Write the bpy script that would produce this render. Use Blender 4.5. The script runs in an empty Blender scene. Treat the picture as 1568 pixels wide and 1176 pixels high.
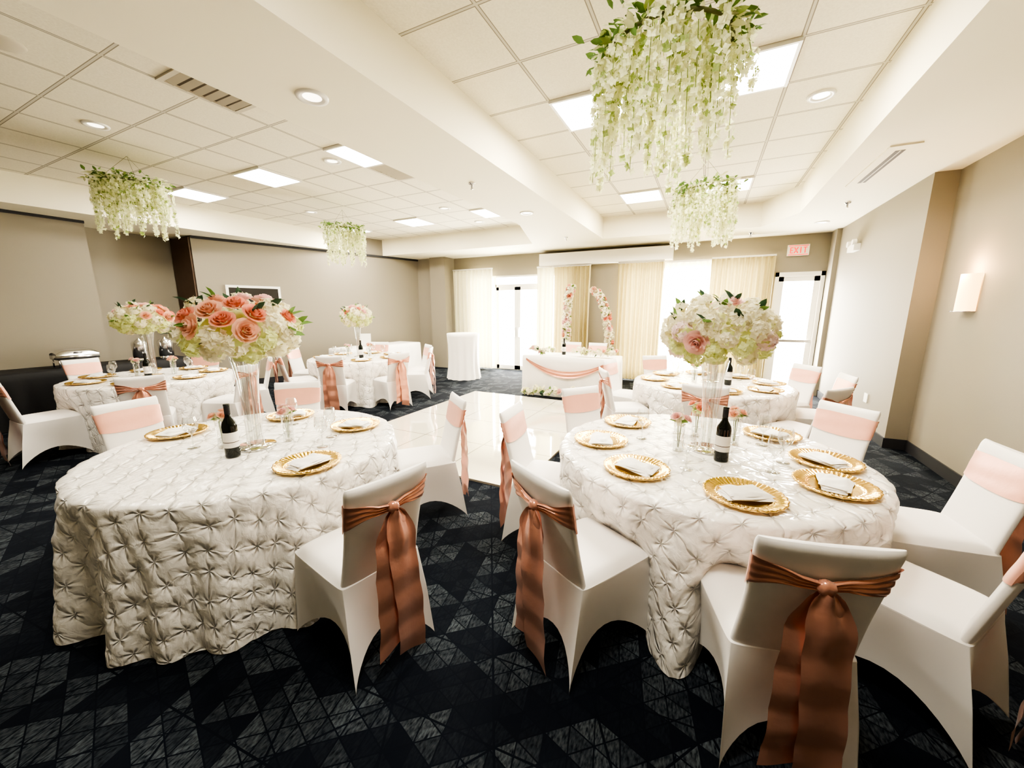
import bpy, math, random
import numpy as np
from mathutils import Vector, Matrix, geometry
random.seed(7); np.random.seed(7)
C=bpy.context.scene.collection
PI=math.pi
# ------------------------------------------------------------ materials
def newmat(name):
    m=bpy.data.materials.new(name); m.use_nodes=True
    nt=m.node_tree; b=nt.nodes['Principled BSDF']
    return m,nt,b
def N(nt,t,**k):
    n=nt.nodes.new(t)
    for a,v in k.items(): setattr(n,a,v)
    return n
def pm(name,col,rough=.6,metal=0,trans=0,sheen=0,emit=None,es=0,bump=None,var=0.0,ior=1.45,subs=0):
    m,nt,b=newmat(name)
    b.inputs['Base Color'].default_value=(*col,1); b.inputs['Roughness'].default_value=rough
    b.inputs['Metallic'].default_value=metal; b.inputs['Transmission Weight'].default_value=trans
    b.inputs['IOR'].default_value=ior
    if sheen: b.inputs['Sheen Weight'].default_value=sheen
    if emit: b.inputs['Emission Color'].default_value=(*emit,1); b.inputs['Emission Strength'].default_value=es
    if bump or var:
        tc=N(nt,'ShaderNodeTexCoord'); no=N(nt,'ShaderNodeTexNoise')
        no.inputs['Scale'].default_value=bump[0] if bump else 8; no.inputs['Detail'].default_value=4
        nt.links.new(tc.outputs['Object'],no.inputs['Vector'])
        if bump:
            bp=N(nt,'ShaderNodeBump'); bp.inputs['Strength'].default_value=bump[1]; bp.inputs['Distance'].default_value=bump[2]
            nt.links.new(no.outputs['Fac'],bp.inputs['Height']); nt.links.new(bp.outputs['Normal'],b.inputs['Normal'])
        if var:
            mx=N(nt,'ShaderNodeMix',data_type='RGBA')
            mx.inputs[6].default_value=(*[c*(1-var) for c in col],1); mx.inputs[7].default_value=(*[min(1,c*(1+var)) for c in col],1)
            nt.links.new(no.outputs['Fac'],mx.inputs[0]); nt.links.new(mx.outputs[2],b.inputs['Base Color'])
    return m
def petal(name,col,var=.12,tr=.35):
    m,nt,b=newmat(name)
    b.inputs['Roughness'].default_value=.7
    tc=N(nt,'ShaderNodeTexCoord'); no=N(nt,'ShaderNodeTexNoise'); no.inputs['Scale'].default_value=18
    nt.links.new(tc.outputs['Object'],no.inputs['Vector'])
    mx=N(nt,'ShaderNodeMix',data_type='RGBA')
    mx.inputs[6].default_value=(*[c*(1-var*1.6) for c in col],1); mx.inputs[7].default_value=(*[min(1,c*(1+var)) for c in col],1)
    nt.links.new(no.outputs['Fac'],mx.inputs[0]); nt.links.new(mx.outputs[2],b.inputs['Base Color'])
    t=N(nt,'ShaderNodeBsdfTranslucent'); nt.links.new(mx.outputs[2],t.inputs['Color'])
    ms=N(nt,'ShaderNodeMixShader'); ms.inputs[0].default_value=tr
    nt.links.new(b.outputs[0],ms.inputs[1]); nt.links.new(t.outputs[0],ms.inputs[2])
    nt.links.new(ms.outputs[0],nt.nodes['Material Output'].inputs['Surface'])
    return m
def thin_glass(name,tint=(.96,.97,.96)):
    m=bpy.data.materials.new(name); m.use_nodes=True; nt=m.node_tree
    for n in list(nt.nodes):
        if n.type=='BSDF_PRINCIPLED': nt.nodes.remove(n)
    t=N(nt,'ShaderNodeBsdfTransparent'); t.inputs[0].default_value=(*tint,1)
    g=N(nt,'ShaderNodeBsdfGlossy'); g.inputs['Roughness'].default_value=.02
    lw=N(nt,'ShaderNodeLayerWeight'); lw.inputs[0].default_value=.35
    mu=N(nt,'ShaderNodeMath',operation='MULTIPLY_ADD'); mu.inputs[1].default_value=.8; mu.inputs[2].default_value=.11
    nt.links.new(lw.outputs['Facing'],mu.inputs[0])
    ms=N(nt,'ShaderNodeMixShader'); nt.links.new(mu.outputs[0],ms.inputs[0]); nt.links.new(t.outputs[0],ms.inputs[1]); nt.links.new(g.outputs[0],ms.inputs[2])
    nt.links.new(ms.outputs[0],nt.nodes['Material Output'].inputs['Surface'])
    return m
M={}
M['wall']=pm('wall_vinyl',(.265,.235,.185),.75,bump=(120,.15,.002),var=.05)
M['wall2']=pm('wall_vinyl_dark',(.20,.165,.13),.8,bump=(120,.15,.002),var=.05)
M['base']=pm('baseboard_dark',(.03,.03,.035),.5)
M['soffit']=pm('painted_gypsum',(.84,.79,.63),.8,bump=(60,.05,.001))
M['white']=pm('white_paint',(.85,.82,.75),.5)
M['frame']=pm('door_frame_white',(.80,.78,.72),.4)
M['curtain']=petal('curtain_gold',(.53,.45,.23),.05,.09)
M['curtw']=petal('curtain_ivory',(.76,.72,.52),.04,.13)
M['sheer']=petal('curtain_sheer',(.84,.80,.62),.04,.4)
M['spandex']=pm('white_spandex',(.82,.79,.76),.5,sheen=.3,bump=(300,.05,.0005))
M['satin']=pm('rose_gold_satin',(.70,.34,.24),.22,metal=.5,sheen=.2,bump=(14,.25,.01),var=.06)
M['satin_lit']=pm('rose_gold_satin_lit',(.86,.46,.35),.33,metal=.15,sheen=.2,bump=(14,.2,.01),var=.05)  # same sash cloth; light coming through it is put into the paler colour
M['linen']=pm('white_linen',(.85,.82,.78),.6,bump=(14,.3,.01))
M['black']=pm('black_linen',(.012,.012,.014),.7,bump=(8,.3,.01))
M['gold']=pm('gold_charger',(.82,.58,.20),.2,metal=1,bump=(90,.3,.002))
M['silver']=pm('silver_metal',(.75,.75,.76),.2,metal=1)
M['mirror']=pm('mirror_plate',(.9,.9,.9),.03,metal=1)
M['napkin']=pm('napkin_cloth',(.92,.90,.87),.7,bump=(40,.2,.004))
M['bottle']=pm('bottle_glass',(.006,.008,.006),.08)
M['label']=pm('bottle_label',(.75,.72,.66),.6,var=.1)
M['glass']=thin_glass('clear_glass')
M['grille']=pm('grille_metal',(.55,.50,.40),.5)
M['ventdark']=pm('vent_dark',(.08,.06,.04),.7)
M['panel']=pm('light_panel',(1,1,1),.5,emit=(1,.96,.88),es=16)
M['dl']=pm('downlight_lens',(1,1,1),.4,emit=(1,.9,.75),es=1.6)
M['trimw']=pm('trim_white',(.8,.78,.72),.4)
M['tv']=pm('screen_dark',(.02,.018,.016),.35,var=.3)
M['darkbrown']=pm('dark_brown',(.07,.04,.025),.45,var=.2)  # dark brown of the added alcove end panel and the bottle label stripe
M['sconce']=pm('sconce_shade',(1,.8,.5),.5,emit=(1,.55,.20),es=1.6)
M['exit']=pm('exit_letters',(.9,.05,.03),.5,emit=(1,.05,.03),es=.5)
M['peach']=petal('rose_peach',(.86,.52,.38)); M['pink']=petal('rose_pink',(.87,.58,.54)); M['coral']=petal('rose_coral',(.82,.37,.27))
M['mauve']=petal('rose_mauve',(.74,.45,.47))
M['cream']=petal('hydrangea_cream',(.89,.85,.66),.06); M['hgreen']=petal('hydrangea_green',(.76,.80,.42),.1)
M['hpink']=petal('hydrangea_pink',(.88,.73,.70),.06)
M['leaf']=petal('leaf_green',(.15,.26,.07),.3,.3); M['leafd']=petal('leaf_dark',(.04,.09,.045),.3,.15); M['leafl']=petal('leaf_light',(.40,.50,.18),.25,.5)
M['wist']=petal('wisteria_pale',(.88,.89,.62),.06,.5)
M['stem']=pm('stem_green',(.15,.2,.07),.6)
M['hoop']=pm('hoop_vine',(.14,.15,.06),.6)
M['ext']=pm('exterior_pavement',(.7,.68,.62),.8,var=.1)

def mathn(nt,op,a,b=None,c=None):
    n=N(nt,'ShaderNodeMath',operation=op)
    for i,v in enumerate((a,b,c)):
        if v is None: continue
        if isinstance(v,(int,float)): n.inputs[i].default_value=v
        else: nt.links.new(v,n.inputs[i])
    return n.outputs[0]
def lattice(nt,x,y,s,ang,asp=1.0):
    ca,sa=math.cos(ang),math.sin(ang)
    xr=mathn(nt,'ADD',mathn(nt,'MULTIPLY',x,ca*s),mathn(nt,'MULTIPLY',y,-sa*s))
    yr=mathn(nt,'ADD',mathn(nt,'MULTIPLY',x,sa*s*asp),mathn(nt,'MULTIPLY',y,ca*s*asp))
    a=mathn(nt,'SUBTRACT',xr,mathn(nt,'MULTIPLY',yr,.57735)); b=mathn(nt,'MULTIPLY',yr,1.1547)
    fa=mathn(nt,'FRACT',a); fb=mathn(nt,'FRACT',b); ia=mathn(nt,'FLOOR',a); ib=mathn(nt,'FLOOR',b)
    sm=mathn(nt,'ADD',fa,fb); tri=mathn(nt,'GREATER_THAN',sm,1.0)
    e=mathn(nt,'ABSOLUTE',mathn(nt,'SUBTRACT',sm,1.0))
    e1=mathn(nt,'MINIMUM',fa,mathn(nt,'SUBTRACT',1.0,fa)); e2=mathn(nt,'MINIMUM',fb,mathn(nt,'SUBTRACT',1.0,fb))
    d=mathn(nt,'MINIMUM',e,mathn(nt,'MINIMUM',e1,e2))
    cb=N(nt,'ShaderNodeCombineXYZ'); nt.links.new(ia,cb.inputs[0]); nt.links.new(ib,cb.inputs[1]); nt.links.new(tri,cb.inputs[2])
    wn=N(nt,'ShaderNodeTexWhiteNoise',noise_dimensions='3D'); nt.links.new(cb.outputs[0],wn.inputs['Vector'])
    return wn.outputs['Value'],d
# carpet
m,nt,b=newmat('patterned_carpet'); M['carpet']=m
ge=N(nt,'ShaderNodeNewGeometry'); sp=N(nt,'ShaderNodeSeparateXYZ'); nt.links.new(ge.outputs['Position'],sp.inputs[0])
X,Y=sp.outputs[0],sp.outputs[1]
v1,d1=lattice(nt,X,Y,4.6,.32)
v2,d2=lattice(nt,X,Y,9.2,.32)
v3,d3=lattice(nt,X,Y,2.6,1.05,.8)
on=mathn(nt,'GREATER_THAN',v1,.52)
tone=mathn(nt,'MULTIPLY',on,mathn(nt,'ADD',.35,mathn(nt,'MULTIPLY',v2,.65)))
tone=mathn(nt,'ADD',tone,mathn(nt,'MULTIPLY',mathn(nt,'SUBTRACT',1.0,on),mathn(nt,'MULTIPLY',v2,.12)))
ln=mathn(nt,'GREATER_THAN',d2,.03); ln3=mathn(nt,'GREATER_THAN',d3,.012)
tone=mathn(nt,'MULTIPLY',mathn(nt,'MULTIPLY',tone,ln),ln3)
no=N(nt,'ShaderNodeTexNoise'); no.inputs['Scale'].default_value=110; no.inputs['Detail'].default_value=3
mp=N(nt,'ShaderNodeMapping'); mp.inputs['Scale'].default_value=(1,.35,1); mp.inputs['Rotation'].default_value=(0,0,.5)
nt.links.new(ge.outputs['Position'],mp.inputs[0]); nt.links.new(mp.outputs[0],no.inputs['Vector'])
sk=mathn(nt,'MULTIPLY',mathn(nt,'SUBTRACT',no.outputs['Fac'],.32),2.6)
tone=mathn(nt,'MULTIPLY',tone,sk)
mx=N(nt,'ShaderNodeMix',data_type='RGBA'); mx.inputs[6].default_value=(.003,.005,.010,1); mx.inputs[7].default_value=(.082,.096,.108,1)
nt.links.new(tone,mx.inputs[0]); nt.links.new(mx.outputs[2],b.inputs['Base Color']); b.inputs['Roughness'].default_value=.95
b.inputs['Specular IOR Level'].default_value=.15
# tile
def tilemat(name,x0,y0):
    m,nt,b=newmat(name)
    ge=N(nt,'ShaderNodeNewGeometry'); sp=N(nt,'ShaderNodeSeparateXYZ'); nt.links.new(ge.outputs['Position'],sp.inputs[0])
    def ed(s,o):
        f=mathn(nt,'FRACT',mathn(nt,'DIVIDE',mathn(nt,'SUBTRACT',s,o-61),.61))
        return mathn(nt,'MINIMUM',f,mathn(nt,'SUBTRACT',1.0,f))
    d=mathn(nt,'MINIMUM',ed(sp.outputs[0],x0),ed(sp.outputs[1],y0))
    bar=mathn(nt,'LESS_THAN',d,.014); gap_shade=mathn(nt,'LESS_THAN',mathn(nt,'ABSOLUTE',mathn(nt,'SUBTRACT',d,.019)),.006)  # shadow line beside each T-bar, painted into the tile colour
    no=N(nt,'ShaderNodeTexNoise'); no.inputs['Scale'].default_value=70; no.inputs['Detail'].default_value=5
    nt.links.new(ge.outputs['Position'],no.inputs['Vector'])
    mx=N(nt,'ShaderNodeMix',data_type='RGBA'); mx.inputs[6].default_value=(.66,.61,.48,1); mx.inputs[7].default_value=(.87,.82,.67,1)
    nt.links.new(no.outputs['Fac'],mx.inputs[0])
    m2=N(nt,'ShaderNodeMix',data_type='RGBA'); m2.inputs[7].default_value=(.26,.23,.18,1)
    nt.links.new(mx.outputs[2],m2.inputs[6]); nt.links.new(gap_shade,m2.inputs[0])
    m3=N(nt,'ShaderNodeMix',data_type='RGBA'); m3.inputs[7].default_value=(.56,.52,.42,1)
    nt.links.new(m2.outputs[2],m3.inputs[6]); nt.links.new(bar,m3.inputs[0])
    nt.links.new(m3.outputs[2],b.inputs['Base Color']); b.inputs['Roughness'].default_value=.9
    return m
# dance floor
m,nt,b=newmat('dance_floor_gloss'); M['dance']=m
ge=N(nt,'ShaderNodeNewGeometry'); sp=N(nt,'ShaderNodeSeparateXYZ'); nt.links.new(ge.outputs['Position'],sp.inputs[0])
def edd(s,o,w):
    f=mathn(nt,'FRACT',mathn(nt,'DIVIDE',mathn(nt,'SUBTRACT',s,o-20*w),w)); return mathn(nt,'MINIMUM',f,mathn(nt,'SUBTRACT',1.0,f))
d=mathn(nt,'MINIMUM',edd(sp.outputs[0],-4.0,.87),edd(sp.outputs[1],2.9,.87))
l=mathn(nt,'LESS_THAN',d,.007)
mx=N(nt,'ShaderNodeMix',data_type='RGBA'); mx.inputs[6].default_value=(.66,.62,.50,1); mx.inputs[7].default_value=(.24,.22,.18,1)
nt.links.new(l,mx.inputs[0]); nt.links.new(mx.outputs[2],b.inputs['Base Color']); b.inputs['Roughness'].default_value=.05
b.inputs['Specular IOR Level'].default_value=.8; b.inputs['Coat Weight'].default_value=.6; b.inputs['Coat Roughness'].default_value=.04
# pintuck cloth (UV holds warped flat-cloth coordinates in metres)
PL=.12
m,nt,b=newmat('pintuck_taffeta'); M['pintuck']=m
b.inputs['Base Color'].default_value=(.88,.85,.80,1); b.inputs['Roughness'].default_value=.25; b.inputs['Sheen Weight'].default_value=.15
uv=N(nt,'ShaderNodeUVMap'); uv.uv_map='UVMap'
nz=N(nt,'ShaderNodeTexNoise'); nz.inputs['Scale'].default_value=8; nz.inputs['Detail'].default_value=2; nt.links.new(uv.outputs[0],nz.inputs['Vector'])
nz2=N(nt,'ShaderNodeTexNoise'); nz2.inputs['Scale'].default_value=30; nz2.inputs['Detail'].default_value=2; nz2.inputs['Distortion'].default_value=.6; nt.links.new(uv.outputs[0],nz2.inputs['Vector'])
s3=N(nt,'ShaderNodeSeparateXYZ'); nt.links.new(uv.outputs[0],s3.inputs[0])
wob=mathn(nt,'MULTIPLY',mathn(nt,'SUBTRACT',nz.outputs['Fac'],.5),.6)
a=mathn(nt,'DIVIDE',mathn(nt,'ADD',s3.outputs[0],s3.outputs[1]),PL*1.4142); c=mathn(nt,'DIVIDE',mathn(nt,'SUBTRACT',s3.outputs[0],s3.outputs[1]),PL*1.4142)
fa=mathn(nt,'SUBTRACT',mathn(nt,'FRACT',mathn(nt,'ADD',a,100.5)),.5); fc=mathn(nt,'SUBTRACT',mathn(nt,'FRACT',mathn(nt,'ADD',c,100.5)),.5)
r=mathn(nt,'SQRT',mathn(nt,'ADD',mathn(nt,'MULTIPLY',fa,fa),mathn(nt,'MULTIPLY',fc,fc)))
tht=mathn(nt,'ARCTAN2',fc,fa)
star=mathn(nt,'MULTIPLY',mathn(nt,'SINE',mathn(nt,'ADD',mathn(nt,'MULTIPLY',tht,6.0),mathn(nt,'MULTIPLY',nz.outputs['Fac'],9.0))),mathn(nt,'EXPONENT',mathn(nt,'MULTIPLY',r,-4.0)))
def ridge(x,k): return mathn(nt,'EXPONENT',mathn(nt,'MULTIPLY',mathn(nt,'ABSOLUTE',mathn(nt,'ADD',x,wob)),-k))
rd=mathn(nt,'ADD',ridge(fa,12.0),ridge(fc,12.0))
pit=mathn(nt,'EXPONENT',mathn(nt,'MULTIPLY',mathn(nt,'MULTIPLY',r,r),-160.0))
nz3=N(nt,'ShaderNodeTexNoise'); nz3.inputs['Scale'].default_value=11; nt.links.new(uv.outputs[0],nz3.inputs['Vector'])
msk=mathn(nt,'MULTIPLY',mathn(nt,'SUBTRACT',nz3.outputs['Fac'],.25),2.0)
hgt=mathn(nt,'ADD',mathn(nt,'MULTIPLY',star,.65),mathn(nt,'MULTIPLY',mathn(nt,'MULTIPLY',rd,msk),.85))
hgt=mathn(nt,'SUBTRACT',hgt,mathn(nt,'MULTIPLY',pit,.7))
hgt=mathn(nt,'ADD',hgt,mathn(nt,'MULTIPLY',nz2.outputs['Fac'],.4))
bp=N(nt,'ShaderNodeBump'); bp.inputs['Strength'].default_value=.78; bp.inputs['Distance'].default_value=.014
nt.links.new(hgt,bp.inputs['Height']); nt.links.new(bp.outputs['Normal'],b.inputs['Normal'])

# ------------------------------------------------------------ builder
class B:
    def __init__(s): s.V=[];s.F=[];s.I=[];s.n=0;s.mats=[]
    def mi(s,m):
        m=M[m] if isinstance(m,str) else m
        if m not in s.mats: s.mats.append(m)
        return s.mats.index(m)
    def add(s,V,F,m,mat=None):
        V=np.asarray(V,float)
        if mat is not None:
            A=np.array(mat); V=V@A[:3,:3].T+A[:3,3]
        s.V.append(V); i=s.mi(m)
        n=s.n
        s.F.extend([tuple(a+n for a in f) for f in F]); s.I.extend([i]*len(F)); s.n+=len(V)
    def box(s,x0,x1,y0,y1,z0,z1,m,mat=None):
        V=[(x,y,z) for z in (z0,z1) for y in (y0,y1) for x in (x0,x1)]
        F=[(0,2,3,1),(4,5,7,6),(0,1,5,4),(2,6,7,3),(0,4,6,2),(1,3,7,5)]
        s.add(V,F,m,mat)
    def lathe(s,prof,m,n=32,mat=None,rf=None,zf=None):
        V=[];F=[]
        for i in range(n):
            a=2*PI*i/n
            for (r,z) in prof:
                k=rf(a,r,z) if rf else 1
                V.append((r*k*math.cos(a),r*k*math.sin(a),z+(zf(a,r,z) if zf else 0)))
        p=len(prof)
        for i in range(n):
            j=(i+1)%n
            for k in range(p-1): F.append((i*p+k,j*p+k,j*p+k+1,i*p+k+1))
        s.add(V,F,m,mat)
    def grid(s,P,m,mat=None,closed=False):
        P=np.asarray(P,float); a,b=P.shape[:2]; V=P.reshape(-1,3); F=[]
        for i in range(a if closed else a-1):
            ii=(i+1)%a
            for j in range(b-1): F.append((i*b+j,ii*b+j,ii*b+j+1,i*b+j+1))
        s.add(V,F,m,mat)
    def tube(s,pts,r,m,n=6):
        pts=[Vector(p) for p in pts]; P=[]
        for i,p in enumerate(pts):
            t=(pts[min(i+1,len(pts)-1)]-pts[max(i-1,0)]).normalized()
            u=t.cross(Vector((0,0,1)) if abs(t.z)<.9 else Vector((1,0,0))).normalized(); v=t.cross(u)
            rr=r(i/(len(pts)-1)) if callable(r) else r
            P.append([p+u*rr*math.cos(2*PI*k/n)+v*rr*math.sin(2*PI*k/n) for k in range(n+1)])
        s.grid([[tuple(q) for q in row] for row in P],m)
    def mesh(s,name,smooth=True):
        me=bpy.data.meshes.new(name)
        me.from_pydata(np.concatenate(s.V).tolist(),[],s.F)
        for m in s.mats: me.materials.append(m)
        me.polygons.foreach_set('material_index',s.I)
        if smooth: me.polygons.foreach_set('use_smooth',[True]*len(s.F))
        me.update(); return me
    def obj(s,name,smooth=True,loc=(0,0,0),rot=0,scale=1):
        return put(s.mesh(name,smooth),name,loc,rot,scale)
def put(me,name,loc,rot=0,scale=1):
    o=bpy.data.objects.new(name,me); C.objects.link(o); o.location=loc; o.rotation_euler=(0,0,rot)
    o.scale=(scale,)*3 if isinstance(scale,(int,float)) else scale
    return o
def box(name,x0,x1,y0,y1,z0,z1,m):
    b=B(); b.box(x0,x1,y0,y1,z0,z1,m); return b.obj(name,False)

# ------------------------------------------------------------ camera
h=1.6; th=math.atan(113/589); ps=math.radians(26.5)
cam=bpy.data.cameras.new('camera'); co=bpy.data.objects.new('camera',cam); C.objects.link(co)
cam.sensor_width=36; cam.lens=36*589/1568; cam.clip_start=.05
co.location=(0,0,h); co.rotation_euler=(PI/2-th,0,ps)
bpy.context.scene.camera=co

# ------------------------------------------------------------ room shell
ZS=3.01; ZT=3.41; YF=9.3; YB=-3.0; XL=-9.1; XR=2.2
box('floor',-9.9,2.4,-3.1,9.5,-.1,0,'carpet')
box('exterior_ground',-16,12,9.5,26,-.12,-.02,'ext')
def wallseg(name,p,q,t,z0=0,z1=ZT+.1,m='wall'):
    p=Vector(p);q=Vector(q);d=(q-p).normalized();n=Vector((-d.y,d.x))*t
    V=[(p.x,p.y),(q.x,q.y),(q.x+n.x,q.y+n.y),(p.x+n.x,p.y+n.y)]
    V=[(x,y,z0) for x,y in V]+[(x,y,z1) for x,y in V]
    F=[(0,3,2,1),(4,5,6,7),(0,1,5,4),(1,2,6,5),(2,3,7,6),(3,0,4,7)]
    b=B(); b.add(V,F,m); return b.obj(name,False)
wallseg('wall_left_front',(XL,YB),(XL,2.8),.7)
wallseg('wall_left_alcove',(-9.75,2.7),(-9.75,5.0),.15,m='wall')
wallseg('wall_left_back',(-9.0,4.2),(-7.5,9.0),.75)
wallseg('wall_left_return',(-7.6,9.0),(-6.9,9.0),.5)
box('column_left',-6.95,-6.45,8.85,9.5,0,ZT,'wall')
wallseg('wall_front',(XR+.2,YB),(-9.8,YB),.1)
box('wall_right_near',XR,XR+.2,YB,5.85,0,ZT,'wall')
box('wall_right_far',2.0,XR+.2,5.85,9.5,0,ZT,'wall')
box('column_right',1.93,2.0,8.95,9.26,0,ZS,'wall')
b=B()
O=[(-5.9,-3.1,0,2.5),(-1.8,.9,.1,2.5),(1.14,1.92,0,2.32)]
xs=-6.95
for (a,c_,z0,z1) in O:
    b.box(xs,a,YF,YF+.2,0,ZT,'wall'); b.box(a,c_,YF,YF+.2,z1,ZT,'wall')
    if z0>0: b.box(a,c_,YF,YF+.2,0,z0,'wall')
    xs=c_
b.box(xs,2.4,YF,YF+.2,0,ZT,'wall')
b.obj('wall_back',False)
b=B(); b.box(XR-.015,XR,YB,5.85,0,.12,'base'); b.box(1.985,XR,5.835,5.85,0,.12,'base'); b.box(1.985,2.0,5.85,8.95,0,.12,'base'); b.obj('baseboard_right',False)
b=B(); b.box(XL,XL+.015,YB,2.8,0,.12,'base'); b.obj('baseboard_left',False)
wallseg('baseboard_left_back',(-8.985,4.2),(-7.485,9.0),.012,0,.12,'base')
b=B(); b.box(-3.1,-1.8,YF-.015,YF,0,.12,'base'); b.obj('baseboard_back',False)
out=[(-9.9,-3.1),(2.4,-3.1),(2.4,9.5),(-9.9,9.5)]
RR=[(-2.0,-1.6),(1.0,-1.6),(1.1,7.3),(.7,8.2),(-2.0,8.1)]
RL=[(-8.75,-1.6),(-2.98,-1.6),(-2.95,6.2),(-3.5,8.0),(-8.0,8.0)]
polys=[[Vector((x,y,0)) for x,y in p] for p in (out,RR,RL)]
tri=geometry.tessellate_polygon(polys); allv=[(v.x,v.y,ZS) for p in polys for v in p]
b=B(); b.add(allv,[tuple(t) for t in tri],'soffit')
for p in (RR,RL):
    for i in range(len(p)):
        q=p[(i+1)%len(p)]; b.add([(p[i][0],p[i][1],ZS),(q[0],q[1],ZS),(q[0],q[1],ZT+.02),(p[i][0],p[i][1],ZT+.02)],[(0,1,2,3)],'soffit')
b.obj('ceiling_soffit',False)
b=B(); b.box(-9.9,-2.5,-3.1,9.5,ZT,ZT+.06,tilemat('ceiling_tile_left',-5.6-.305,3.65-.305)); b.box(-2.5,2.4,-3.1,9.5,ZT,ZT+.06,tilemat('ceiling_tile_right',-1.1-.305,3.85-.305)); b.obj('ceiling',False)
wallseg('trim_left_back',(-8.97,4.2),(-7.47,9.0),.02,ZS-.05,ZS,'base')
box('trim_left',XL,XL+.03,YB,2.8,ZS-.04,ZS,'base')
box('trim_header_box',-3.75,-.75,9.0,YF,2.66,2.93,'white')
def gl(b,x0,x1,z0,z1,y=9.38,w=.06,mull=()):
    b.box(x0,x0+w,y-.04,y+.04,z0,z1,'frame'); b.box(x1-w,x1,y-.04,y+.04,z0,z1,'frame')
    b.box(x0,x1,y-.04,y+.04,z1-w,z1,'frame'); b.box(x0,x1,y-.04,y+.04,z0,z0+w*1.3,'frame')
    for mz in mull: b.box(x0,x1,y-.03,y+.03,mz-.025,mz+.025,'frame')
b=B(); gl(b,-5.9,-3.1,0,2.5,w=.05); b.box(-5.2,-5.12,9.33,9.43,0,2.5,'frame'); b.box(-3.85,-3.77,9.33,9.43,0,2.5,'frame')
b.box(-5.15,-3.8,9.33,9.43,2.2,2.27,'frame'); b.obj('window_1',False)
b=B(); gl(b,-5.12,-4.49,.02,2.2,y=9.36,w=.08); gl(b,-4.48,-3.85,.02,2.2,y=9.36,w=.08)
b.box(-4.56,-4.53,9.27,9.32,.9,1.15,'silver'); b.box(-4.44,-4.41,9.27,9.32,.9,1.15,'silver'); b.obj('door_1',False)
b=B(); gl(b,-1.8,.9,.1,2.5,w=.06,mull=(.95,)); b.box(-.98,-.92,9.33,9.43,.1,2.5,'frame'); b.box(.0,.06,9.33,9.43,.1,2.5,'frame'); b.obj('window_2',False)
b=B(); gl(b,1.2,1.86,.02,2.24,y=9.36,w=.09); b.box(1.14,1.2,9.27,9.5,0,2.32,'frame'); b.box(1.86,1.92,9.27,9.5,0,2.32,'frame'); b.box(1.14,1.92,9.27,9.5,2.24,2.32,'frame')
b.box(1.22,1.84,9.27,9.3,.98,1.03,'silver'); b.obj('door_2',False)
b=B(); b.box(-9.70,-9.02,4.17,4.20,0,2.98,'darkbrown'); b.box(-9.12,-9.09,4.14,4.17,.95,1.1,'silver'); b.obj('alcove_dark_panel',False)  # no door here: dark panel with handle added to darken the wall end
def curtain(name,x0,x1,y,z0,z1,waves,m,amp=.05):
    n=waves*10; P=[]
    for i in range(n+1):
        t=i/n; row=[]
        for j in range(9):
            s=j/8; z=z1+(z0-z1)*s
            a=amp*(.7+.4*s); row.append((x0+(x1-x0)*t+.012*math.sin(5*t*PI+3*s),y+a*math.sin(2*PI*waves*t+.4*math.sin(3*s+t*9)),z))
        P.append(row)
    b=B(); b.grid(P,m); b.box(x0,x1,y-.02,y+.02,z1,z1+.035,'white'); return b.obj(name)
curtain('window_curtain',-6.4,-5.15,9.17,.03,2.66,10,'curtw')
curtain('window_curtain',-3.85,-3.4,9.12,.03,2.62,4,'curtw')
curtain('window_curtain',-3.4,-2.5,9.12,.03,2.62,9,'curtain')
curtain('window_curtain',-1.87,-.9,9.12,.03,2.62,10,'curtain')
curtain('sheer_curtain',-.9,-.0,9.2,.03,2.60,8,'sheer',.03)
curtain('window_curtain',.0,1.1,9.14,.03,2.62,11,'curtain')

# ------------------------------------------------------------ ceiling fixtures
def area(name,loc,sx,sy,e,col,rot=(0,0,0)):
    l=bpy.data.lights.new(name,'AREA'); l.shape='RECTANGLE'; l.size=sx; l.size_y=sy; l.energy=e; l.color=col
    o=bpy.data.objects.new(name,l); C.objects.link(o); o.location=loc; o.rotation_euler=rot; return o
bp=B(); bp.box(-.285,.285,-.285,.285,-.004,.012,'panel')
for s_ in (-1,1):
    bp.box(s_*.295-.012,s_*.295+.012,-.305,.305,-.012,.012,'trimw'); bp.box(-.305,.305,s_*.295-.012,s_*.295+.012,-.012,.012,'trimw')
pme=bp.mesh('ceiling_light_panel',False)
for (x,y) in [(-1.1,3.85),(.12,3.85),(-1.1,6.9),(.12,6.9),(-5.6,3.65),(-3.77,3.65),(-7.43,3.65),(-5.6,6.7),(-3.77,6.7),(-7.43,6.7),(-4.38,.6),(-.49,.8)]:  # last panel is out of view, added as fill light
    put(pme,'ceiling_light_panel',(x,y,ZT-.012))
    area('panel_light',(x,y,ZT-.04),.55,.55,(30 if x>-2.5 else 24) if y>1 else 24,(1,.92,.77))
bd=B(); bd.lathe([(.06,-.004),(.075,-.012),(.1,-.012),(.105,0)],'trimw'); bd.lathe([(0,-.002),(.03,-.002),(.06,-.004)],'dl')
dme=bd.mesh('recessed_downlight')
for p in [(-5.6,1.95,ZT),(-4.3,3.65,ZT),(-2.5,2.0,ZS),(-2.5,5.5,ZS),(.72,4.5,ZT),(-6.8,5.2,ZT),(-4.4,6.1,ZT),(1.5,3.0,ZS),(1.55,8.2,ZS),(-4.4,7.3,ZT)]:
    put(dme,'recessed_downlight',p)
bs=B(); bs.lathe([(0,-.012),(.1,-.012),(.12,0)],'grille'); put(bs.mesh('ceiling_speaker'),'ceiling_speaker',(-4.5,1.15,ZT))
bv=B(); w=.305
bv.box(-w,w,-w,w,-.001,.001,'ventdark')
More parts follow.
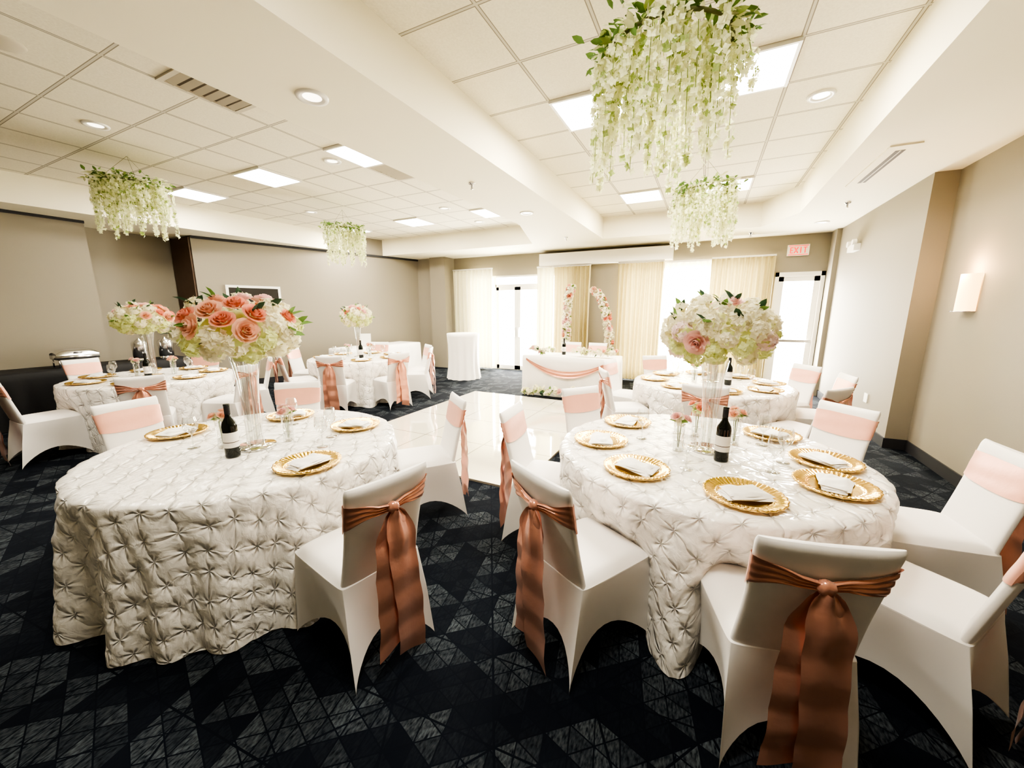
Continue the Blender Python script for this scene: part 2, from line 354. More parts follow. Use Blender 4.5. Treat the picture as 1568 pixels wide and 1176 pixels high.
for s_ in (-1,1):
    bv.box(s_*.285-.02,s_*.285+.02,-w,w,-.015,0,'grille'); bv.box(-w,w,s_*.285-.02,s_*.285+.02,-.015,0,'grille')
for i in range(6):
    V=[(-.27,-.25+i*.09,-.002),(.27,-.25+i*.09,-.002),(.27,-.20+i*.09,-.02),(-.27,-.20+i*.09,-.02)]; bv.add(V,[(0,1,2,3)],'grille')
vme=bv.mesh('ceiling_vent',False)
put(vme,'ceiling_vent',(-3.77,2.13,ZT-.001)); put(vme,'ceiling_vent',(-3.77,4.26,ZT-.001))
bv=B(); bv.box(-.11,.11,-.62,.62,-.012,0,'soffit'); bv.box(-.035,.035,-.5,.5,-.014,-.012,'ventdark'); bv.box(-.005,.005,-.5,.5,-.017,-.012,'grille')
bv.obj('linear_air_diffuser',False,(1.42,5.4,ZS))
bs=B(); bs.lathe([(0,-.06),(.012,-.06),(.014,-.02),(.035,-.012),(.04,0)],'silver',16); bs.lathe([(0,-.065),(.02,-.063),(.02,-.06),(0,-.06)],'silver',12)
sme=bs.mesh('fire_sprinkler')
for p in [(-2.5,4.0,ZS-.002),(-2.6,7.6,ZS-.002),(1.55,6.9,ZS-.002),(.6,8.7,ZS-.002)]: put(sme,'fire_sprinkler',p)
b=B(); b.box(-.17,.17,-.04,0,-.1,.1,'trimw')
def bar(x0,x1,z0,z1): b.box(x0,x1,-.046,-.04,z0,z1,'exit')
for x in (-.13,): bar(x,x+.016,-.055,.055); bar(x,x+.05,.041,.055); bar(x,x+.045,-.007,.007); bar(x,x+.05,-.055,-.041)
for sg in (1,-1):
    b.box(-.009,.009,-.046,-.04,-.062,.062,'exit',Matrix.Translation((-.035,0,0))@Matrix.Rotation(sg*.5,4,'Y'))
bar(.03,.046,-.055,.055); bar(.075,.135,.041,.055); bar(.097,.113,-.055,.055)
b.box(-.155,.155,-.042,-.04,-.088,-.075,'exit'); b.box(-.155,.155,-.042,-.04,.075,.088,'exit')
b.obj('exit_sign',False,(1.45,YF,2.72))
b=B(); P=[]
for i in range(13):
    a=-PI/2+PI*i/12; P.append([(-.095*math.cos(a)-.005,.105*math.sin(a),z) for z in (-.17,.17)])
b.grid(P,'sconce'); b.box(-.02,0,-.06,.06,-.14,.14,'silver'); b.box(-.10,0,-.1,.1,-.175,-.168,'silver')
b.obj('wall_sconce',True,(XR,5.2,1.76))
lp=bpy.data.lights.new('sconce_light','POINT'); lp.energy=9; lp.color=(1,.62,.30); lp.shadow_soft_size=.05
o=bpy.data.objects.new('sconce_light',lp); C.objects.link(o); o.location=(XR-.13,5.2,1.98)
b=B(); b.box(-.08,0,-.16,.16,-.05,.05,'trimw')
for s_ in (-1,1):
    b.lathe([(0,-.05),(.045,-.05),(.05,0),(.02,.03),(0,.03)],'trimw',16,Matrix.Translation((-.05,s_*.12,.07))@Matrix.Rotation(PI/2,4,'Y'))
b.obj('emergency_light',False,(2.0,8.0,2.55))
d=Vector((1.5,4.8,0)).normalized(); ang=math.atan2(d.y,d.x)
b=B(); b.box(-.5,.5,-.03,0,-.33,.33,'trimw'); b.box(-.45,.45,-.035,-.03,-.28,.28,'tv')
pt=Vector((-9.0,4.2,0))+d*.95+Vector((d.y,-d.x,0))*.005
b.obj('framed_screen',False,(pt.x,pt.y,1.78),ang)
b=B(); b.box(-.01,0,-.06,.06,-.06,.06,'trimw'); me=b.mesh('wall_outlet',False); put(me,'wall_outlet',(2.0,6.6,.45))

# ------------------------------------------------------------ dance floor
b=B(); b.box(-4.0,-1.39,2.9,6.38,0.0,.02,'dance'); b.obj('dance_floor',False)

# ------------------------------------------------------------ tablecloth
TR=.84; TH=.76
def cloth(name,cx,cy,chairs=(),nphi=300,seed=0,R=TR,H=TH,hi=True):
    rs=np.random.RandomState(seed)
    ntop=40 if hi else 16; nsk=70 if hi else 26
    sv=list(np.linspace(0.001,R-.03,ntop))+list(np.linspace(R-.02,R+.02,4))+list(np.linspace(R+.04,R+H-.005,nsk))
    phi=np.linspace(0,2*PI,nphi,endpoint=False)
    S,PH=np.meshgrid(np.array(sv),phi,indexing='ij')
    U=S*np.cos(PH); W=S*np.sin(PH)
    U2=U+.016*np.sin(W*13+1)+.008*np.sin(W*31+U*17); W2=W+.016*np.sin(U*12+2)+.008*np.sin(U*29-W*14)
    a=(U2+W2)/PL/1.4142*PI; c=(U2-W2)/PL/1.4142*PI
    puff=np.sqrt(np.sqrt(np.sin(a)**2+np.sin(c)**2)/1.4142)
    crest=np.abs(np.cos(a))**14+np.abs(np.cos(c))**14
    D=puff*.9+crest*.25*puff+.25*np.sin(U2*23+2*np.sin(W2*14))*np.sin(W2*27+U2*9)
    w=np.clip(S-R,0,None); top=S<=R
    f=w/H
    fo=np.zeros_like(PH)
    for k,am in ((8,.5),(13,.6),(19,.5),(27,.25)):
        p=rs.rand()*6.28; fo+=am*np.sin(k*PH+p+.5*np.sin(3*PH+p)+f*.8)
    rad=np.where(top,S,R+.005+.03*f+ fo*.055*f**.9)
    z=np.where(top,H,H-w)
    e=np.clip((S-(R-.03))/.06,0,1)
    rad=np.where((S>R-.03)&(S<R+.03),R-.03+.035*np.sin(e*PI/2),rad)
    z=np.where((S>R-.03)&(S<R+.03),H-.03*(1-np.cos(e*PI/2)),z)
    for (x,y,dist) in chairs:
        an=math.atan2(y-cy,x-cx); dd=np.abs((PH-an+PI)%(2*PI)-PI)
        pen=np.clip(R+.10-(dist-.24),0,.34)
        rad=np.where(~top,rad-.8*pen*np.exp(-(dd/.25)**4)*np.clip((f-.15)*3,0,1),rad)
    skirt=~top
    amp=np.where(top,.004,.024)
    rad=rad+np.where(skirt,(D-.2)*amp,0)
    z=z+np.where(top,(D-.9)*amp,0)
    z=np.maximum(z,.006)
    P=np.stack([rad*np.cos(PH),rad*np.sin(PH),z],-1)
    b=B(); P=np.transpose(P,(1,0,2)); b.grid(P,'pintuck',closed=True)
    idx=list(range(0,nphi,max(1,nphi//30)))
    b.add([tuple(P[i,0]) for i in idx],[tuple(range(len(idx)))],'pintuck')
    me=b.mesh(name)
    UVv=np.zeros((len(me.vertices),2)); n0=P.shape[0]*P.shape[1]
    UVv[:n0,0]=U2.T.reshape(-1); UVv[:n0,1]=W2.T.reshape(-1)
    uvl=me.uv_layers.new(name='UVMap'); li=np.zeros(len(me.loops),dtype=np.int32); me.loops.foreach_get('vertex_index',li)
    uvl.data.foreach_set('uv',UVv[li].reshape(-1))
    return put(me,name,(cx,cy,0))

# ------------------------------------------------------------ chair
def pw(x,e): return max(0.0,x)**e
def build_chair():
    b=B(); zs=.455
    top=[(-.21,.215),(.21,.215),(.2,-.235),(-.2,-.235)]
    ft=[(-.222,.24),(.222,.24),(.212,-.305),(-.212,-.305)]
    n=18; K=14; ring=[]
    for sd in range(4):
        A=Vector(top[sd]);Bq=Vector(top[(sd+1)%4]);A2=Vector(ft[sd]);B2=Vector(ft[(sd+1)%4])
        d=(Bq-A).normalized(); inn=Vector((d.y,-d.x))
        inn=-inn if inn.dot(A+Bq)>0 else inn
        for i in range(n):
            t=.5-.5*math.cos(PI*i/n)
            hem=.15*pw(math.sin(PI*t),.7)
            row=[]
            for k in range(K+1):
                wv=k/K; z=zs-wv*(zs-hem); q=max(0,(zs-z)/zs)
                p=A.lerp(A2,q).lerp(Bq.lerp(B2,q),t)+inn*(.07*pw(math.sin(PI*t),.8)*pw(math.sin(min(1,q*1.25)*PI/2),1.2))
                cr_=.012*pw(1-q*2.2,1)*pw(abs(2*t-1),10)
                p=p*(1-cr_/.3)
                row.append((p.x,p.y,max(z,.003)))
            ring.append(row)
    b.grid(ring,'spandex',closed=True)
    P=[]; ns=16
    for i in range(ns+1):
        u=-1+2*i/ns; row=[]
        for j in range(ns+1):
            v=-1+2*j/ns
            cs=1-.035*(abs(u)**8)*(abs(v)**8)
            x=u*(.200+.010*(v+1)/2)*cs; y=-.010+v*.225*cs
            z=zs-.004+.05*pw((1-abs(u)**5)*(1-abs(v)**5),.5)
            row.append((x,y,z))
        P.append(row)
    b.grid(P,'spandex')
    def yc(z): return -.205-(z-.44)*.24
    ztop=.915
    def hw(z):
        q=(z-.40)/(ztop-.40); return .192-.010*math.sin(PI*min(1,max(0,q)))+.006*q
    def sec(z,off=0,s=0.0):
        cx=math.sin(s); cy=math.cos(s)
        X_=(hw(z)+off)*math.copysign(abs(cx)**.45,cx); Y_=(.022+off)*math.copysign(abs(cy)**.6,cy)
        return X_,Y_
    P=[]
    for i in range(40):
        s=2*PI*i/40; row=[]
        for z in list(np.linspace(.40,ztop-.04,12))+[ztop-.025,ztop-.012,ztop-.003,ztop+.002]:
            k=1 if z<=ztop-.03 else math.sqrt(max(0,1-((z-ztop+.03)/.034)**2))
            X_,Y_=sec(z,0,s); ex=.010*(abs(X_)/.2)**2
            row.append((X_*(1-.05*(1-k)),yc(z)+Y_*k,z+(ex if z>.8 else 0)))
        P.append(row)
    b.grid(P,'spandex',closed=True)
    b.add([r[-1] for r in P],[tuple(range(39,-1,-1))],'spandex')
    P=[]; n=72; kz=.79
    for i in range(n+1):
        s=2*PI*i/n-PI
        X0,Y0=sec(.8,.005,s)
        xr=min(1,abs(X0)/.19)
        if abs(s)<=PI/2: hh=.078-.012*xr**3; zc=.79+.004*xr; gat=.0
        else:
            hh=.011+.045*xr**1.3; zc=kz+.015*xr; gat=1-xr
        row=[]
        for j in range(17):
            v=-1+2*j/16; z=zc+v*hh
            X_,Y_=sec(z,.005,s); y=yc(z)+Y_
            if abs(s)>PI/2:
                y-= .020*pw(gat,1.5) + .007*math.sin(v*11+X_*14)*(.35+gat) ; z+=.003*math.sin(X_*40)
            else: y+=.0006*math.sin(v*5+X_*9)
            row.append((X_,y,z))
        P.append(row)
    k0=n//4; k1=3*n//4
    b.grid(P[:k0+1],'satin'); b.grid(P[k1:],'satin'); b.grid(P[k0:k1+1],'satin_lit')
    ky=yc(kz)-.05
    b.lathe([(.0001,-1),(.6,-.9),(.9,-.5),(.96,0),(.9,.5),(.6,.9),(.0001,1)],'satin',14,Matrix.Translation((0,ky,kz))@Matrix.Rotation(.35,4,'Y')@Matrix.Diagonal((.027,.02,.024,1)),rf=lambda a,r,z:1+.1*math.sin(5*a))
    for (dx,wb,zb,ph,off,tw) in ((-.018,.082,.14,.3,.0,-.02),(.022,.070,.07,1.8,.012,.03)):
        P=[]
        for i in range(40):
            t=i/39; z=kz-.01+(zb-kz)*t; ww=.022+(wb-.022)*min(1,t*7)**.6
            row=[]
            for j in range(11):
                v=-1+2*j/10
                x=dx*min(1,t*5)+v*ww+tw*t*t+.004*math.sin(t*9+ph)
                zz=z
                base=(yc(kz)-.045)*(1-t)+(-.335)*t
                fold=.010*math.sin(v*5+ph)*max(0,1-t*2.5)+.006*math.sin(v*2.2+ph+t*3)
                tt=(t*4.3+ph*.4)%1; crease=.010*(1-abs(2*tt-1))**.7
                y=base-off-fold-crease-.012*math.sin(t*PI)
                row.append((x,y,zz+.02*v*(1 if dx<0 else -1)*t**3))
            P.append(row)
        b.grid(P,'satin')
    return b.mesh('banquet_chair')
chair_me=build_chair()
def chair(x,y,tx,ty,jit=0):
    a=math.atan2(ty-y,tx-x)-PI/2+jit
    return put(chair_me,'banquet_chair',(x,y,0),a)
def pol(c,deg,d): return (c[0]+d*math.cos(math.radians(deg)),c[1]+d*math.sin(math.radians(deg)))
T1=(-2.56,1.40);T2=(.045,2.53);T3=(-6.4,2.35);T4=(-5.65,5.05);T5=(.1,5.1)
tables={
 'T1':(T1,[(-11,1.14),(53,1.06),(134,.98),(188,1.02)]),
 'T2':(T2,[(-119,.97),(-74,.92),(-33,.95),(7,1.06),(47,1.02),(143,.94),(188,.93)]),
 'T3':(T3,[(-86,.98),(-25,.98),(22,1.0),(65,1.0),(190,1.15),(130,1.0)]),
 'T4':(T4,[(-62,.98),(-15,1.0),(58,1.0),(27,1.0),(-110,1.0),(-160,1.0),(120,1.0)]),
 'T5':(T5,[(210,.98),(268,.92),(-40,1.0),(5,1.0),(38,1.05),(125,1.0),(165,1.0)]),
}
for i,(k,(c,chs)) in enumerate(tables.items()):
    pts=[]
    for deg,d in chs:
        x,y=pol(c,deg,d); chair(x,y,c[0],c[1],random.uniform(-.06,.06)); pts.append((x,y,d))
    hi=k in('T1','T2')
    cloth('round_table',c[0],c[1],pts,nphi=480 if hi else 200,seed=i+3,hi=hi)

# ------------------------------------------------------------ flowers
def rotm(d,roll=0):
    d=Vector(d).normalized(); q=d.to_track_quat('Z','Y').to_matrix().to_4x4()
    return q@Matrix.Rotation(roll,4,'Z')
def TRS(p,d,s,roll=0): return Matrix.Translation(p)@rotm(d,roll)@Matrix.Diagonal((s,s,s,1))
LEAF_V=[(0,0,0),(.22,.38,.06),(0,.42,0),(-.22,.38,.06),(.16,.72,.02),(0,.75,-.03),(-.16,.72,.02),(0,1,-.1)]
LEAF_F=[(0,1,2),(0,2,3),(1,4,5,2),(2,5,6,3),(4,7,5),(5,7,6)]
FV=[];FF=[]
for k in range(4):
    a=k*PI/2; c_,s_=math.cos(a),math.sin(a); n0=len(FV)
    for (x,y,z) in ((0,0,0),(.42,.45,.10),(0,1,.22),(-.42,.45,.10)): FV.append((x*c_-y*s_,x*s_+y*c_,z))
    FF.append((n0,n0+1,n0+2,n0+3))
FV=np.array(FV)
RV=[];RF=[]
for L_,(r,hgt,npet,curl) in enumerate(((.20,.95,3,0),(.36,.92,4,.02),(.54,.82,5,.10),(.74,.66,5,.22),(.92,.44,6,.34))):
    for k in range(npet):
        a0=2*PI*k/npet+L_*.7; sp_=2*PI/npet*.72; n0=len(RV)
        for i in range(4):
            u=-1+2*i/3
            for j in range(4):
                t=j/3
                rr=r*(.45+.55*min(1,t*1.3)**.6)+curl*t**3*(1-.4*abs(u))+.03*u
                z=hgt*t*(1-.16*u*u)-curl*.35*t**4
                an=a0+u*sp_*(.55+.45*math.sin(PI*(.25+.5*t)))
                RV.append((rr*math.cos(an),rr*math.sin(an),z))
        for i in range(3):
            for j in range(3): RF.append((n0+i*4+j,n0+(i+1)*4+j,n0+(i+1)*4+j+1,n0+i*4+j+1))
RV=np.array(RV)
def rose(b,p,d,s,m): b.add(RV,RF,m,TRS(p,d,s,random.random()*6))
def hyd(b,p,r,m,up=(0,0,1),nfl=46,fs=.024):
    p=Vector(p)
    for i in range(nfl):
        v=Vector((random.gauss(0,1),random.gauss(0,1),random.gauss(0,1))).normalized()
        if v.dot(Vector(up).normalized())<-.45: v=-v
        q=p+v*r*random.uniform(.88,1.05)
        d=v+Vector((random.uniform(-.35,.35),)*3)
        b.add(FV,FF,m,TRS(q,d,fs*random.uniform(.85,1.25),random.random()*6))
def leaf(b,p,d,s,m):
    d=Vector(d).normalized(); q=d.to_track_quat('Y','Z').to_matrix().to_4x4()
    b.add(LEAF_V,LEAF_F,m,Matrix.Translation(p)@q@Matrix.Rotation(random.uniform(-1,1),4,'Y')@Matrix.Diagonal((s,s,s,1)))
def centerpiece(kind):
    b=B()
    b.lathe([(.0001,0),(.11,0),(.11,.008),(.0001,.008)],'mirror',32)
    b.lathe([(.05,.008),(.044,.10),(.046,.25),(.058,.42),(.08,.56)],'glass',32)
    for k in range(3):
        a=k*2*PI/3+.4; r=.022
        b.lathe([(.010,.01),(.010,.55)],'glass',10,Matrix.Translation((r*math.cos(a),r*math.sin(a),0)))
    b.lathe([(.0001,.53),(.05,.54),(.07,.58),(.0001,.60)],'hgreen',16)
    cz=.725; Rx=.265; Rz=.165
    roses=['peach','pink','coral','peach','pink','peach'] if kind==0 else ['mauve','pink','pink','hpink','mauve']
    hyds=['cream','cream','hgreen'] if kind==0 else ['cream','hpink','hgreen']
    b.lathe([(.0001,-.9),(.6,-.7),(.95,-.2),(1,.1),(.7,.7),(.0001,.95)],'hgreen',16,Matrix.Translation((0,0,cz-.01))@Matrix.Diagonal((Rx*.78,Rx*.78,Rz*.8,1)))
    n=54; ga=PI*(3-math.sqrt(5))
    for i in range(n):
        zz=1-2*(i+.5)/n
        if zz<-.82: continue
        rr=math.sqrt(1-zz*zz); a=i*ga
        v=Vector((rr*math.cos(a),rr*math.sin(a),zz))
        p=Vector((v.x*Rx,v.y*Rx,cz+v.z*Rz)); nrm=Vector((v.x/Rx,v.y/Rx,v.z/Rz)).normalized()
        isrose=(zz>.0 and random.random()<.52) if kind==0 else (zz>-.3 and random.random()<.36)
        if isrose:
            rose(b,p+nrm*.005,nrm+Vector((random.uniform(-.3,.3),random.uniform(-.3,.3),.1)),random.uniform(.045,.062),random.choice(roses))
        else:
            m=hyds[0] if zz>.3 else random.choice(hyds if zz<.1 else hyds[:2])
            if zz<-.2 and random.random()<.6: m='hgreen'
            hyd(b,p,.058,m,nrm,44,.023)
        if random.random()<.45 and zz>-.2:
            for _ in range(2):
                dd=nrm+Vector((random.uniform(-.9,.9),random.uniform(-.9,.9),random.uniform(-.2,.6))); leaf(b,p+nrm*.02,dd,random.uniform(.07,.11),random.choice(['leaf','leafd']))
    return b.mesh('floral_centerpiece')
cp=[centerpiece(0),centerpiece(1)]
put(cp[0],'floral_centerpiece',(-2.46,1.34,TH+.004),0)
put(cp[1],'floral_centerpiece',(.065,2.54,TH+.004),.5,(.95,.95,.98))
put(cp[0],'floral_centerpiece',(T3[0],T3[1],TH+.004),2)
put(cp[0],'floral_centerpiece',(T4[0],T4[1],TH+.004),4,(.85,.85,1))
put(cp[1],'floral_centerpiece',(T5[0],T5[1],TH+.004),3,(.85,.85,1))

def hanger(seed,nst=84,lmax=.62):
    random.seed(seed); b=B(); R=.27
    b.tube([(R*math.cos(a),R*math.sin(a),0) for a in np.linspace(0,2*PI,33)],.009,'hoop')
    for k in range(3):
        a=k*2*PI/3+.5; b.tube([(R*math.cos(a),R*math.sin(a),0),(0,0,.32)],.0016,'hoop',4)
    for i in range(560):
        a=random.random()*2*PI; rr=R+random.gauss(0,.04); p=Vector((rr*math.cos(a),rr*math.sin(a),random.gauss(.02,.03)))
        d=Vector((random.gauss(math.cos(a)*.5,.7),random.gauss(math.sin(a)*.5,.7),random.uniform(-.7,.7)))
        leaf(b,p,d,random.uniform(.045,.08),random.choice(['leaf','leaf','leafl','wist','wist']))
    for i in range(nst):
        a=2*PI*i/nst+random.uniform(-.1,.1); rr=R+random.uniform(-.10,.06); x=rr*math.cos(a); y=rr*math.sin(a)
        L=random.uniform(.25,lmax) if random.random()<.7 else random.uniform(.15,.3); out=random.uniform(0,.05)
        pts=[(x+out*math.cos(a)*math.sin(t*PI/2),y+out*math.sin(a)*math.sin(t*PI/2),.01-t*L) for t in np.linspace(0,1,6)]
        b.tube(pts,.0018,'leafl',3)
        nf=int(L*100)
        for k in range(nf):
            t=(k+random.random())/nf; q=Vector((x+out*math.cos(a)*math.sin(t*PI/2),y+out*math.sin(a)*math.sin(t*PI/2),.01-t*L))
            w=.03*(1-.65*t)*min(1,t*5+.3)
            v=Vector((random.gauss(0,1),random.gauss(0,1),random.uniform(-.8,.2))).normalized()
            b.add(FV,FF,'wist' if random.random()<.92 else 'leafl',TRS(q+v*w,v,random.uniform(.015,.025),random.random()*6))
        if random.random()<.4: leaf(b,(x,y,-L*.3),(random.gauss(0,1),random.gauss(0,1),-1),.06,'leafl')
    return b.mesh('hanging_wisteria_hoop')
hm=[hanger(1),hanger(2)]
random.seed(9)
for i,(x,y,z,s,r) in enumerate([(-.3,2.42,2.92,1.12,0),(-.13,5.1,2.90,.98,1),(-6.3,2.42,3.07,1.05,2),(-5.75,5.0,2.97,1.0,3)]):
    put(hm[i%2],'hanging_wisteria_hoop',(x,y,z),r,(s,s,1.0))
    b=B(); b.tube([(x,y,z+.31),(x,y,ZT)],.0015,'trimw',4); b.obj('ceiling_wire')

# ------------------------------------------------------------ tableware
b=B()
def scal(a,r,z): return 1+ (.03*abs(math.sin(a*12)) if r>.15 else 0)
b.lathe([(.0001,.003),(.10,.003),(.108,.005),(.114,.011),(.122,.010),(.135,.014),(.15,.017),(.160,.022),(.167,.021),(.165,.013),(.12,.002),(.0001,0)],'gold',192,rf=scal,zf=lambda a,r,z: .0026*math.sin(a*48) if .12<r<.163 and z>.009 else 0)
plate=b.mesh('gold_charger_plate')
def napkin():
    b=B(); 
    for k,(w,hh,z,r,o) in enumerate(((.105,.062,.012,.0,0),(.10,.055,.021,.10,.006),(.085,.045,.029,-.12,-.004))):
        P=[]
        for i in range(13):
            u=-1+2*i/12; row=[]
            for j in range(9):
                v=-1+2*j/8; ed=pw((1-abs(u)**6)*(1-abs(v)**6),.4)
                row.append((u*w+o,v*hh*(1+.25*math.sin(u*1.4+k)),z-.010+.010*ed+.004*math.sin(u*5+v*3+k)*ed))
            P.append(row)
        b.grid(P,'napkin',Matrix.Rotation(r,4,'Z'))
    return b.mesh('folded_napkin')
nap=napkin()
def bottle():
    b=B(); b.lathe([(.0001,0),(.036,0),(.038,.006),(.038,.185),(.034,.205),(.017,.235),(.014,.25),(.014,.30),(.016,.302),(.016,.312),(.0001,.312)],'bottle',32)
    b.lathe([(.0385,.06),(.0387,.062),(.0387,.148),(.0385,.15)],'label',32)
    b.lathe([(.0388,.09),(.0388,.094)],'darkbrown',32)
    b.lathe([(.0148,.255),(.0150,.30)],'black',24)
    return b.mesh('wine_bottle')
bot=bottle()
def wglass():
    b=B(); b.lathe([(.0001,0),(.034,0),(.034,.002),(.006,.006),(.004,.012),(.004,.085),(.01,.092),(.032,.115),(.039,.14),(.036,.175),(.030,.20)],'glass',28)
    return b.mesh('wine_glass')
wg=wglass()
def bud(m1,m2):
    b=B(); b.lathe([(.0001,0),(.03,0),(.032,.17)],'glass',24)
    b.lathe([(.0001,.012),(.026,.012),(.026,.06),(.0001,.06)],'glass',16)
    for k in range(4):
        a=k*1.6; x=.012*math.cos(a);y=.012*math.sin(a); b.tube([(x*.3,y*.3,.02),(x,y,.17)],.002,'stem',4)
    hyd(b,(0.0,0,.185),.035,m2,(0,0,1),34,.018)
    for (x,y,z) in ((.03,.0,.205),(-.015,.03,.215),(-.02,-.03,.2)): rose(b,(x,y,z),(x*20,y*20,1),.028,m1)
    for k in range(4): leaf(b,(0,0,.18),(math.cos(k*1.7),math.sin(k*1.7),.3),.07,'leaf')
    return b.mesh('bud_vase')
bm=[bud('pink','cream'),bud('peach','cream'),bud('coral','hgreen')]
def setting(x,y,c,z=TH+.003):
    a=math.atan2(c[1]-y,c[0]-x)-PI/2
    put(plate,'gold_charger_plate',(x,y,z),a); put(nap,'folded_napkin',(x,y,z+.008),a+random.uniform(-.5,.5)+.3)
for p in [(-3.2,1.25),(-2.24,1.92),(-1.90,1.29),(-2.92,1.88)]: setting(*p,T1)
for p in [(-.55,2.40),(-.27,2.03),(.22,1.93),(.62,2.24),(.66,2.60),(.46,3.02),(-.47,2.90)]: setting(*p,T2)
for c,n in ((T3,7),(T4,7),(T5,8)):
    for k in range(n): x,y=pol(c,k*360/n+12,.62); setting(x,y,c)
z=TH+.002
put(bot,'wine_bottle',(-2.41,1.18,z),1.0); put(bot,'wine_bottle',(.14,2.38,z),.1)
for c in (T3,T4,T5): put(bot,'wine_bottle',(c[0]+.18,c[1]-.12,z),3)
for (x,y) in [(-2.2,1.68),(-2.08,1.52),(-2.78,1.15),(-2.70,1.75),(-.12,2.80),(-.03,2.16),(.38,2.32),(.45,2.50),(.38,2.78),(-.32,2.58)]: put(wg,'wine_glass',(x,y,z))
for c in (T3,T4,T5):
    for k in range(6): x,y=pol(c,k*60+40,.42); put(wg,'wine_glass',(x,y,z))
put(bm[1],'bud_vase',(-2.62,1.24,z)); put(bm[0],'bud_vase',(-2.38,1.50,z),1)
put(bm[0],'bud_vase',(-.09,2.44,z),2); put(bm[2],'bud_vase',(.0,2.80,z),1); put(bm[1],'bud_vase',(.22,2.72,z))
for c in (T3,T4,T5):
    put(bm[0],'bud_vase',(c[0]-.17,c[1]-.1,z),2); put(bm[1],'bud_vase',(c[0]+.05,c[1]+.2,z),1)

# ------------------------------------------------------------ cocktail table
b=B()
def cr(a,r,z): return 1+(.05*math.sin(a*14)+.03*math.sin(a*9+1))*(max(0,1.03-z)/1.03)
b.lathe([(.0001,1.07),(.37,1.07),(.385,1.06),(.38,1.0),(.36,.8),(.35,.5),(.36,.25),(.39,.005)],'linen',120,rf=cr)
b.obj('cocktail_table',True,(-5.1,7.65,0))
def drape(b,x0,x1,y0,y1,H,m,amp=.02,nw=60):
    w=x1-x0;d=y1-y0; per=2*(w+d); n=int(per/.02); P=[]
    for i in range(n):
        s=i/n*per
        if s<w: p=(x0+s,y0);nr=(0,-1)
        elif s<w+d: p=(x1,y0+s-w);nr=(1,0)
        elif s<2*w+d: p=(x1-(s-w-d),y1);nr=(0,1)
        else: p=(x0,y1-(s-2*w-d));nr=(-1,0)
        row=[]
        cx,cy=(x0+x1)/2,(y0+y1)/2
        row.append((cx,cy,H)); row.append((cx+(p[0]-cx)*.97,cy+(p[1]-cy)*.97,H)); 
        for k in range(9):
            q=k/8; f=amp*q*(math.sin(s*2*PI*3.1+.8*math.sin(s*4))+.4*math.sin(s*31))+.01*(k>0)+.02*q
            row.append((p[0]+nr[0]*f,p[1]+nr[1]*f,H-.01-q*(H-.016)))
        P.append(row)
    b.grid(P,m,closed=True)
b=B(); drape(b,-3.1,-1.35,6.68,7.35,TH,'linen',.012)
for (xa,xb,sag) in ((-3.0,-1.45,.26),):
    P=[]
    for i in range(41):
        t=i/40; x=xa+(xb-xa)*t; zc=.70-sag*4*t*(1-t); row=[]
        hh=.020+.045*math.sin(PI*t)
        for j in range(9):
            v=-1+2*j/8; row.append((x,6.63-.014*math.cos(v*7)-.012,zc+v*hh))
        P.append(row)
    b.grid(P,'satin')
b.obj('sweetheart_table')
def flowers(name,pts,spread,cols,hyds,rs,nleaf=1):
    b=B()
    for p in pts:
        p=Vector(p)
        for _ in range(2):
            q=p+Vector([random.gauss(0,spread) for _ in range(3)]); q.z=max(q.z,p.z-spread*.3)
            d=Vector((random.gauss(0,.6),-.7+random.gauss(0,.5),random.uniform(0,1)))
            if random.random()<.6: rose(b,q,d,random.uniform(*rs),random.choice(cols))
            else: hyd(b,q,rs[1]*.95,random.choice(hyds),(0,-.3,1),28,.02)
        for _ in range(nleaf): leaf(b,p,(random.gauss(0,1),random.gauss(-.3,1),random.gauss(.2,.6)),random.uniform(.07,.12),random.choice(['leaf','leafl','leafd']))
    return b.obj(name)
flowers('table_flower_arrangement',[(-3.0+.05*k,6.85,TH+.08+.03*math.sin(k)) for k in range(9)],.03,['cream','pink','cream'],['cream'],(.035,.05),2)
flowers('table_flower_arrangement',[(-2.05+.06*k,6.84,TH+.09+.03*math.sin(k*2)) for k in range(12)],.035,['cream','peach','cream'],['cream','hgreen'],(.035,.05),2)
flowers('floor_flower_arrangement',[(-2.95+.06*k,6.47,.08+.06*math.sin(k/21*PI)) for k in range(22)],.045,['cream','pink','cream'],['cream','hgreen'],(.04,.058),4)
for (x,zz) in ((-2.55,0),(-2.0,0)): chair(x,7.75,x,6.5)
put(bot,'wine_bottle',(-2.4,7.05,TH+.002))
def arch(name,pts,n):
    b=B(); b.tube(pts,.018,'trimw',8)
    b.box(pts[0][0]-.15,pts[0][0]+.15,pts[0][1]-.12,pts[0][1]+.12,0,.015,'trimw')
    P=[Vector(p) for p in pts]
    for i in range(n):
        t=.05+.95*i/(n-1); f=t*(len(P)-1); k=min(int(f),len(P)-2); p=P[k].lerp(P[k+1],f-k)
        for _ in range(4):
            a=random.random()*2*PI; o=Vector((math.cos(a),math.sin(a),random.uniform(-.4,.4)))
            if random.random()<.5: rose(b,p+o*.06,o+Vector((0,-.3,.2)),random.uniform(.045,.06),random.choice(['cream','cream','cream','pink','peach','coral']))
            else: hyd(b,p+o*.06,.05,'cream',(0,0,1),22,.022)
        for _ in range(2): leaf(b,p,(random.gauss(0,1),random.gauss(-.3,1),.3),.12,'leaf')
    return b.obj(name)
arch('floral_column',[(-2.76,8.35,.0),(-2.80,8.35,.5),(-2.80,8.35,1.1),(-2.79,8.35,1.6),(-2.76,8.35,1.95),(-2.70,8.35,2.1)],42)
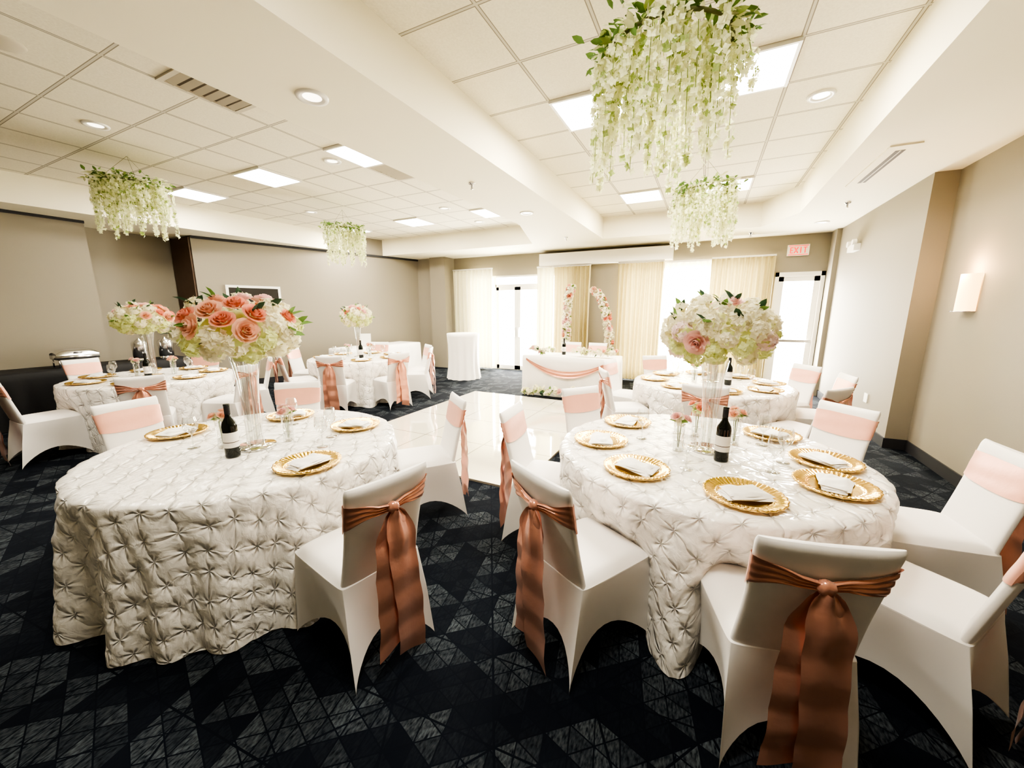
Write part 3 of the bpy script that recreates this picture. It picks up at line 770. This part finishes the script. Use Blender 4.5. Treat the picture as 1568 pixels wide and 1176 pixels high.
arch('floral_column',[(-1.85,8.35,.0),(-1.82,8.35,.5),(-1.83,8.35,1.0),(-1.90,8.35,1.45),(-2.02,8.35,1.8),(-2.18,8.35,2.02)],42)
b=B(); drape(b,-8.95,-8.2,.6,3.7,TH,'black',.012); b.obj('buffet_table')
def chafer():
    b=B(); b.box(-.30,.30,-.19,.19,.16,.24,'silver')
    P=[]
    for i in range(21):
        u=-1+2*i/20; P.append([(u*.30,.19*math.cos(PI*j/10),.24+.13*math.sin(PI*j/10)*(1-abs(u)**4*.6)) for j in range(11)])
    b.grid(P,'silver')
    for x in (-.27,.27):
        for y in (-.17,.17): b.box(x-.01,x+.01,y-.01,y+.01,0,.18,'silver')
    b.box(-.06,.06,-.2,-.19,.28,.30,'silver'); b.lathe([(.0001,.02),(.04,.02),(.04,.08),(.0001,.08)],'silver',16)
    return b.mesh('chafing_dish')
cme=chafer()
put(cme,'chafing_dish',(-8.55,2.25,TH+.002),PI/2,.75)
b=B(); b.lathe([(.0001,.05),(.10,.05),(.105,.30),(.09,.33),(.02,.36),(.02,.38),(.0001,.38)],'silver',28); b.lathe([(.09,0),(.10,.05),(.02,.05)],'silver',28); b.box(.09,.16,-.012,.012,.09,.11,'silver')
ume=b.mesh('coffee_urn')
put(ume,'coffee_urn',(-8.5,3.0,TH+.002)); put(ume,'coffee_urn',(-8.5,3.35,TH+.002))
b=B(); drape(b,-7.55,-6.85,5.9,8.2,TH,'linen',.012); b.obj('gift_table')
b=B(); b.box(-.12,.12,-.005,.005,.02,.3,'trimw',Matrix.Rotation(-.2,4,'X')); b.box(-.1,.1,-.04,.06,0,.015,'trimw'); me=b.mesh('table_sign',False); put(me,'table_sign',(-7.15,6.6,TH+.002),.7)

# ------------------------------------------------------------ daylight
wd=bpy.data.worlds.new('world'); bpy.context.scene.world=wd; wd.use_nodes=True
wd.node_tree.nodes['Background'].inputs[0].default_value=(1,.985,.94,1); wd.node_tree.nodes['Background'].inputs[1].default_value=6
def win(name,x0,x1,z0,z1,e): area(name,((x0+x1)/2,9.75,(z0+z1)/2),x1-x0,z1-z0,e,(1,.965,.87),(-PI/2,0,0))
win('daylight_door_1',-5.9,-3.1,.0,2.5,580); win('daylight_window_2',-1.8,.9,.1,2.5,640); win('daylight_door_2',1.14,1.92,0,2.3,270)
vs=bpy.context.scene.view_settings
vs.view_transform='AgX'; vs.look='AgX - High Contrast'; vs.exposure=.85
